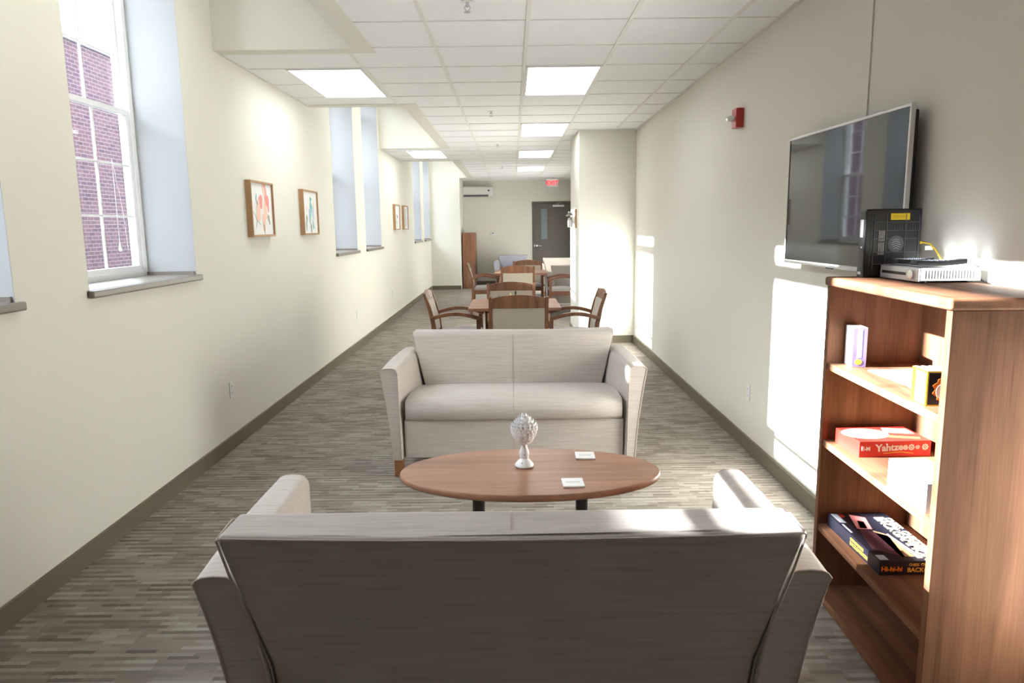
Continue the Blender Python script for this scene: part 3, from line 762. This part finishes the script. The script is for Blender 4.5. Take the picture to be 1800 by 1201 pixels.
# on top of the bookcase
t = thing('internet_gateway', 'upright black internet gateway with yellow sticker on top of the bookcase', 'router', (1.315, 2.695, BH))
b = MB(); b.box(0, .205, 0, .042, .0, .254, bev=.006); b.box(-.006, .02, -.004, .046, 0, .250, bev=.006)
b.build('case', 'bplast', t)
b = MB()
for zz in (.05, .095, .145, .175, .205): b.box(.03, .195, -.0022, 0, zz-.0012, zz+.0012)
for xx in (.030, .075, .145, .195): b.box(xx-.0012, xx+.0012, -.0022, 0, .03, .235)
for i in range(34): b.box(.034+.0047*i, .0352+.0047*i, -.0012, 0, .18, .203) if i % 2 else None
b.build('vent_grille', 'gplast', t, smooth=False)
MB().box(.088, .158, -.0018, 0, .213, .237).build('yellow_sticker', 'yellow', t)
b = MB()
for i in range(10): b.box(.096+.0055*i, .099+.0055*i, -.0022, 0, .227, .2285); b.box(.096+.0055*i, .099+.0055*i, -.0022, 0, .222, .2232)
b.build('sticker_print', 'navy', t, smooth=False)
b = MB()
for x in (.048, .054, .060, .066): b.box(x, x+.003, -.002, 0, .135, .175); b.box(x, x+.003, -.002, 0, .085, .13)
b.build('serial_print', 'greyc', t, smooth=False)
b = MB(); b.prism([(.112+.030*math.cos(a*PI/14), -.0005, .125+.030*math.sin(a*PI/14)) for a in range(28)], (0, -.0018, 0), 0)
for k in range(5):
    yy = .125+.016-.008*k; L_ = .018-.003*abs(k-2)
    b.bar([(.112-L_+.004*k*.3, -.0026, yy-.003), (.112, -.0026, yy+.002), (.112+L_, -.0026, yy-.003)], .001, .0022, m=1)
b.build('globe_emblem', ['gplast', 'greyc'], t, smooth=False)
b = MB(); b.box(-.0072, -.006, .008, .034, .150, .215); b.box(-.0072, -.006, .010, .020, .110, .116); b.box(-.0072, -.006, .010, .034, .012, .022); b.build('indicator_strip', 'silver', t)

t = thing('disc_player', 'silver disc player with vented side on top of the bookcase', 'disc player', (1.375, 2.425, BH))
MB().box(0, .205, 0, .25, .006, .052, bev=.002).build('case', 'silver', t)
b = MB(); b.box(-.008, 0, .0, .25, .004, .050, bev=.002); fp = b.build('front_panel', 'silver', t)
MB().box(-.0095, -.008, .075, .235, .022, .032, bev=.0005).build('disc_tray', 'bplast', fp)
b = MB(); b.cyl((-.008, .038, .027), (-.014, .038, .027), .016, 20); b.build('volume_knob', 'chrome', fp)
b = MB()
for i in range(17): b.box(.018+.010*i, .022+.010*i, -.0006, .001, .014, .042)
b.build('side_vent', 'gplast', t, smooth=False)
b = MB()
for x in (.03, .175):
    for y in (.03, .22): b.cyl((x, y, 0), (x, y, .007), .010, 10)
b.build('foot', 'bplast', t)
def remote(x, y, L_, r, lb):
    t = thing('remote_control', lb, 'remote control', (x, y, BH+.052), r, 'remote controls on the disc player')
    rs = []
    for k in range(9):
        f = k/8; zc = .010-.005*math.sin(f*PI)+.004*f; ww = .022+.003*math.cos(f*PI*2)
        rs.append([(L_*f, -ww, zc), (L_*f, ww, zc), (L_*f, ww*.9, zc+.017), (L_*f, -ww*.9, zc+.017)])
    rs = [[(x_, y_, max(z_-.004, .0005)) for x_, y_, z_ in r_] for r_ in rs]
    MB().rings(rs).build('case', 'bplast', t, bev=.003)
    b = MB()
    for i in range(7):
        for j in (-1, 0, 1): b.cyl((L_*(.12+.11*i), j*.012, .006), (L_*(.12+.11*i), j*.012, .0235), .0032, 8)
    b.build('button', 'gplast', t)
remote(1.378, 2.60, .13, 0, 'smaller black remote control behind the other one on the disc player')
remote(1.385, 2.49, .17, -.04, 'long black remote control nearest the camera on the disc player')
t = thing('ethernet_cable', 'yellow ethernet cable with white tag curving from the black gateway', 'cable', (1.522, 2.715, BH+.128))
MB().tube([(0, 0, 0), (.02, 0, .0), (.04, -.01, -.005), (.058, -.02, -.03), (.068, -.05, -.07), (.070, -.09, -.116), (.068, -.02, -.119)], .003, 8).build('cord', 'yellow', t)
MB().box(-.004, .012, -.006, .006, -.005, .005, bev=.001).build('plug', 'yellow', t)
MB().box(.020, .050, -.013, -.011, -.028, -.012).build('tag', 'paper', t)
b = MB(); b.tube([(1.585, 2.50, BH+.045), (1.592, 2.50, BH+.03), (1.597, 2.47, BH+.015), (1.594, 2.43, BH+.0035), (1.585, 2.40, BH+.003)], .003, 8)
tag(b.build('power_cord', 'bplast'), 'short black power cord behind the silver disc player', 'cord')

# ------------------------------------------------------------------ television
ty = math.atan2(1.511-1.53, 4.00-2.835)
t = thing('television', 'large flat television with silver bezel on the right wall above the bookcase', 'television', (1.53, 2.835, 1.326), -ty)
TW, TH = 1.170, .660
b = MB(); f = .012
b.box(-.004, .014, 0, TW, TH-f, TH); b.box(-.004, .014, 0, TW, 0, f+.006); b.box(-.004, .014, 0, f, f+.006, TH-f); b.box(-.004, .014, TW-f, TW, f+.006, TH-f)
b.build('bezel', 'bezel', t, bev=.0015)
MB().box(.0, .010, f, TW-f, f+.006, TH-f).build('screen', 'screen', t, smooth=False)
MB().box(.010, .040, .02, TW-.02, .02, TH-.02).build('rear_housing', 'bplast', t, bev=.006)
MB().box(.040, .060, .4, .8, .15, .5).build('wall_bracket', 'black', t)
b = MB(); b.box(-.0048, -.004, TW/2-.03, TW/2+.03, .003, .010); b.build('maker_mark', 'greyc', t)
b = MB(); b.box(0, .012, .60, .66, -.006, .0); b.build('sensor', 'bplast', t)
b = MB(); b.tube([(1.565, 3.18, 1.322), (1.575, 3.15, 1.30), (1.585, 3.10, 1.27), (1.590, 3.0, 1.22), (1.592, 2.9, 1.1)], .005, 8)
tag(b.build('television_cable', 'bplast'), 'black cable hanging below the television behind the bookcase', 'cable')
b = MB(); b.box(R_WALL-.008, R_WALL, 3.338, 3.352, 1.8, CEIL-.008, bev=.002)
tag(b.build('cable_conduit', 'wall'), 'thin painted cable conduit running up the wall from the television', 'conduit')

# ------------------------------------------------------------------ small wall things
t = thing('fire_alarm', 'red fire alarm strobe with clear lens on the right wall', 'fire alarm', (R_WALL, 5.155, 2.26))
MB().box(-.055, 0, -.052, .052, -.065, .065, bev=.006).build('housing', 'red', t)
b = MB(); b.box(-.105, -.05, -.028, .028, -.018, .016, bev=.010, seg=3); b.build('strobe_lens', 'clear', t)
def outlet(x, y, z, sx, lb, g=None):
    t = thing('wall_outlet', lb, 'outlet', (x, y, z), 0 if sx > 0 else PI, g)
    pl = MB().box(0, .006, -.036, .036, -.058, .058, bev=.003).build('cover_plate', 'white', t)
    for s in (-1, 1):
        q = MB().box(.006, .008, -.016, .016, s*.024-.014, s*.024+.014, bev=.0008).build('socket', 'ceramic', t)
        b = MB(); b.box(.008, .0084, -.008, -.005, s*.024-.005, s*.024+.006); b.box(.008, .0084, .005, .008, s*.024-.005, s*.024+.006); b.build('slot', 'bplast', q, smooth=False)
outlet(L_WALL, 4.985, .42, 1, 'white wall outlet low on the left wall, nearest the camera', 'outlets on the left wall')
outlet(L_WALL, 9.2, .44, 1, 'white wall outlet on the left wall, middle of three', 'outlets on the left wall')
outlet(L_WALL, 12.0, .45, 1, 'small white wall outlet on the left wall, farthest from the camera', 'outlets on the left wall')
outlet(R_WALL, 4.78, .405, -1, 'white wall outlet low on the right wall beside the sun patch')
t = thing('thermostat', 'small white thermostat with dark display on the far wall', 'thermostat', (-.50, Y1, 1.36))
MB().box(-.06, .06, -.025, 0, -.045, .045, bev=.004).build('housing', 'white', t)
MB().box(-.03, .03, -.0265, -.025, .0, .025).build('display', 'inkg', t)
t = thing('air_conditioner', 'white wall-mounted air conditioner high on the far wall', 'air conditioner', (-.88, Y1, 2.33))
b = MB(); b.prism([(-.41, 0, 0), (-.41, -.13, 0), (-.41, -.20, .05), (-.41, -.21, .10), (-.41, -.20, .235), (-.41, -.17, .26), (-.41, 0, .26)], (.82, 0, 0)); b.build('housing', 'white', t, bev=.006)
MB().hexa([(-.37, -.185, .022), (.28, -.185, .022), (.28, -.14, .0), (-.37, -.14, .0), (-.37, -.208, .045), (.28, -.208, .045), (.28, -.17, .045), (-.37, -.17, .045)]).build('air_outlet', 'gplast', t)
b = MB(); b.cyl((.29, -.20, .155), (.29, -.213, .155), .022, 16); b.build('round_logo', 'bplast', t)
t = thing('exit_sign', 'white EXIT sign with glowing red letters hanging from the ceiling by the far door', 'exit sign', (1.03, 18.4, CEIL))
MB().box(-.15, .15, -.02, .02, -.225, -.03, bev=.004).build('housing', 'white', t)
b = MB(); b.text('EXIT', .150, T((0, -.0215, -.182)) @ FX, 0, depth=.001, bold=.003, align='CENTER'); b.build('letters', 'exit', t, smooth=False)
b = MB(); b.lathe([(.05, -.012), (.05, -.006)], n=16); b.cyl((0, 0, -.035), (0, 0, -.008), .012, 10); b.build('mount', 'silver', t)
t = thing('door_sign', 'small white lettered plate on the far wall above the door', 'sign', (.98, Y1, 2.43))
MB().box(-.085, .085, -.006, 0, -.012, .012, bev=.001).build('plate', 'white', t)
b = MB()
for i in range(7): b.box(-.07+.021*i, -.056+.021*i, -.007, -.006, -.005, .005)
b.build('print', 'greyc', t, smooth=False)

def sprinkler(x, y, lb):
    t = thing('ceiling_sprinkler', lb, 'sprinkler', (x, y, CEIL), 0, 'ceiling sprinklers')
    MB().lathe([(.034, -.004), (.034, -.001), (.01, 0)], n=20).build('escutcheon', 'white', t)
    b = MB(); b.cyl((0, 0, -.002), (0, 0, -.03), .009, 10); b.tube([(-.009, 0, -.02), (-.016, 0, -.035), (0, 0, -.055)], .0025, 6); b.tube([(.009, 0, -.02), (.016, 0, -.035), (0, 0, -.055)], .0025, 6)
    b.build('frame', 'silver', t)
    MB().lathe([(.018, -.058), (.018, -.055)], n=14).build('deflector', 'silver', t)
for q, lb in zip(((-.225, 4.12), (-.20, 7.85), (-.19, 10.9), (-.17, 14.8)), ('nearest ceiling sprinkler, at the top edge of the picture', 'second ceiling sprinkler, left of the aisle light panels', 'third ceiling sprinkler, small in the distance', 'farthest ceiling sprinkler near the end of the corridor')):
    sprinkler(*q, lb)

# framed floral watercolours
def picture(y0, y1, z0, z1, kind, lb, g):
    t = thing('framed_picture', lb, 'picture', (L_WALL, (y0+y1)/2, (z0+z1)/2), 0, g)
    h, v = (y1-y0)/2, (z1-z0)/2; f = .016; dp = .045
    b = MB(); b.box(0, dp, -h, -h+f, -v, v); b.box(0, dp, h-f, h, -v, v); b.box(0, dp, -h+f, h-f, -v, -v+f); b.box(0, dp, -h+f, h-f, v-f, v)
    b.build('frame', 'oak', t, bev=.0015)
    pr = MB().box(.004, .030, -h+f, h-f, -v+f, v-f).build('print', 'paper', t, smooth=False)
    rnd = random.Random(kind); b = MB()
    lay = [0]
    def blob(cy, cz, ry, rz_, a, m):
        lay[0] += 1; pts = []
        for i in range(18):
            q = 2*PI*i/18; k = 1+.12*math.sin(3*q+cy*40)+.06*math.sin(5*q)
            yy, zz = ry*k*math.cos(q), rz_*k*math.sin(q)
            pts.append((.0302+.00012*lay[0], cy+yy*math.cos(a)-zz*math.sin(a), cz+yy*math.sin(a)+zz*math.cos(a)))
        b.poly(pts, m)
    def stem(P, m, w=.003):
        lay[0] += 1
        b.bar([(.0305+.00012*lay[0], y, z) for y, z in P], .0008, w, up=(0, 0, 1), m=m)
    if kind == 1:
        blob(.10, .11, .035, .10, .25, 3); blob(.06, .15, .03, .06, .5, 4); blob(.15, .05, .026, .07, .1, 3)
        blob(-.02, .06, .045, .055, 0, 3); blob(-.08, -.02, .045, .085, -.2, 4); blob(.08, -.01, .04, .075, .1, 4); blob(.03, -.10, .04, .07, 0, 4)
        blob(.15, -.08, .02, .045, .4, 6); blob(.03, -.15, .012, .05, .2, 6)
        stem([(-.20, -.02), (-.12, -.09), (-.05, -.12)], 7); stem([(-.16, -.14), (-.12, -.09)], 7); stem([(-.09, .16), (-.09, .08)], 5); blob(-.12, .09, .01, .03, -.4, 5); blob(-.105, .05, .01, .025, .4, 7)
    elif kind == 2:
        blob(.03, .13, .035, .022, 0, 5); blob(.03, .05, .04, .06, 0, 5); blob(0, .0, .045, .05, .2, 8); blob(.10, .0, .02, .07, .1, 8); blob(-.02, -.05, .03, .06, 0, 8)
        blob(-.13, -.06, .03, .04, 0, 6); blob(-.15, -.13, .02, .05, .1, 6); blob(.02, -.15, .018, .05, 0, 7); blob(.09, -.12, .018, .045, .2, 5); blob(-.13, .04, .015, .03, .3, 4)
        stem([(-.02, -.05), (.0, -.19)], 7); stem([(.06, -.06), (.12, -.15)], 7); blob(.13, .07, .012, .04, 0, 4)
    elif kind == 3:
        blob(0, .02, .04, .03, 0, 7); blob(.05, .0, .03, .02, .5, 7); blob(-.06, -.03, .03, .05, 0, 4); stem([(.02, -.05), (-.04, -.15)], 7); blob(.03, .12, .02, .05, .2, 4); blob(-.06, -.09, .02, .03, 0, 7)
    else:
        for k in range(9): blob(.03*math.sin(k*2.1), .14-.035*k, .035, .022, .6*(-1)**k, 5 if k % 2 else 6)
        stem([(0, .15), (.01, 0), (0, -.18)], 7)
    b.build('watercolour', ['paper', 'paper', 'paper', 'pink', 'peach', 'teal', 'sage', 'inkg', 'lblue'], t, smooth=False)
PG = 'framed floral prints on the left wall'
picture(5.52, 6.04, 1.484, 1.912, 1, 'oak framed watercolour of pink flowers, nearest on the left wall', PG)
picture(6.90, 7.42, 1.484, 1.912, 2, 'oak framed watercolour of teal leaves, second on the left wall', PG)
picture(12.33, 12.85, 1.51, 1.94, 3, 'distant pale framed print with small dark marks between the far window pairs', PG)
picture(13.34, 13.86, 1.51, 1.945, 4, 'distant framed print with green stems, last on the left wall', PG)

# hanging jar on the pillar
t = thing('wall_planter', 'wooden plaque with hanging jar of dried flowers on the pillar side', 'wall decoration', (.873, 9.80, 1.63), 0)
MB().box(-.018, 0, -.07, .07, -.12, .13, bev=.002).build('plaque', 'oak', t)
b = MB(); b.tube([(-.018, 0, .10), (-.06, 0, .115), (-.085, 0, .10), (-.085, 0, .05)], .004, 8); b.tube([(-.085+.034*math.cos(a*PI/8), .034*math.sin(a*PI/8), .0) for a in range(16)], .003, 6, closed=True); b.build('hook', 'black', t)
MB().lathe([(.020, -.11), (.034, -.105), (.037, -.03), (.028, -.005), (.028, .012), (.024, .014)], cx=-.085, n=18).build('jar', 'ceramic', t)
b = MB(); rnd = random.Random(3)
for i in range(26):
    c = Vector((-.085+rnd.uniform(-.04, .035), rnd.uniform(-.045, .045), .02+rnd.uniform(0, .075))); r = rnd.uniform(.008, .016)
    b.lathe([(r*.3, c.z-r), (r, c.z), (r*.3, c.z+r)], cx=c.x, cy=c.y, n=7)
b.build('dried_flowers', 'jarg', t)
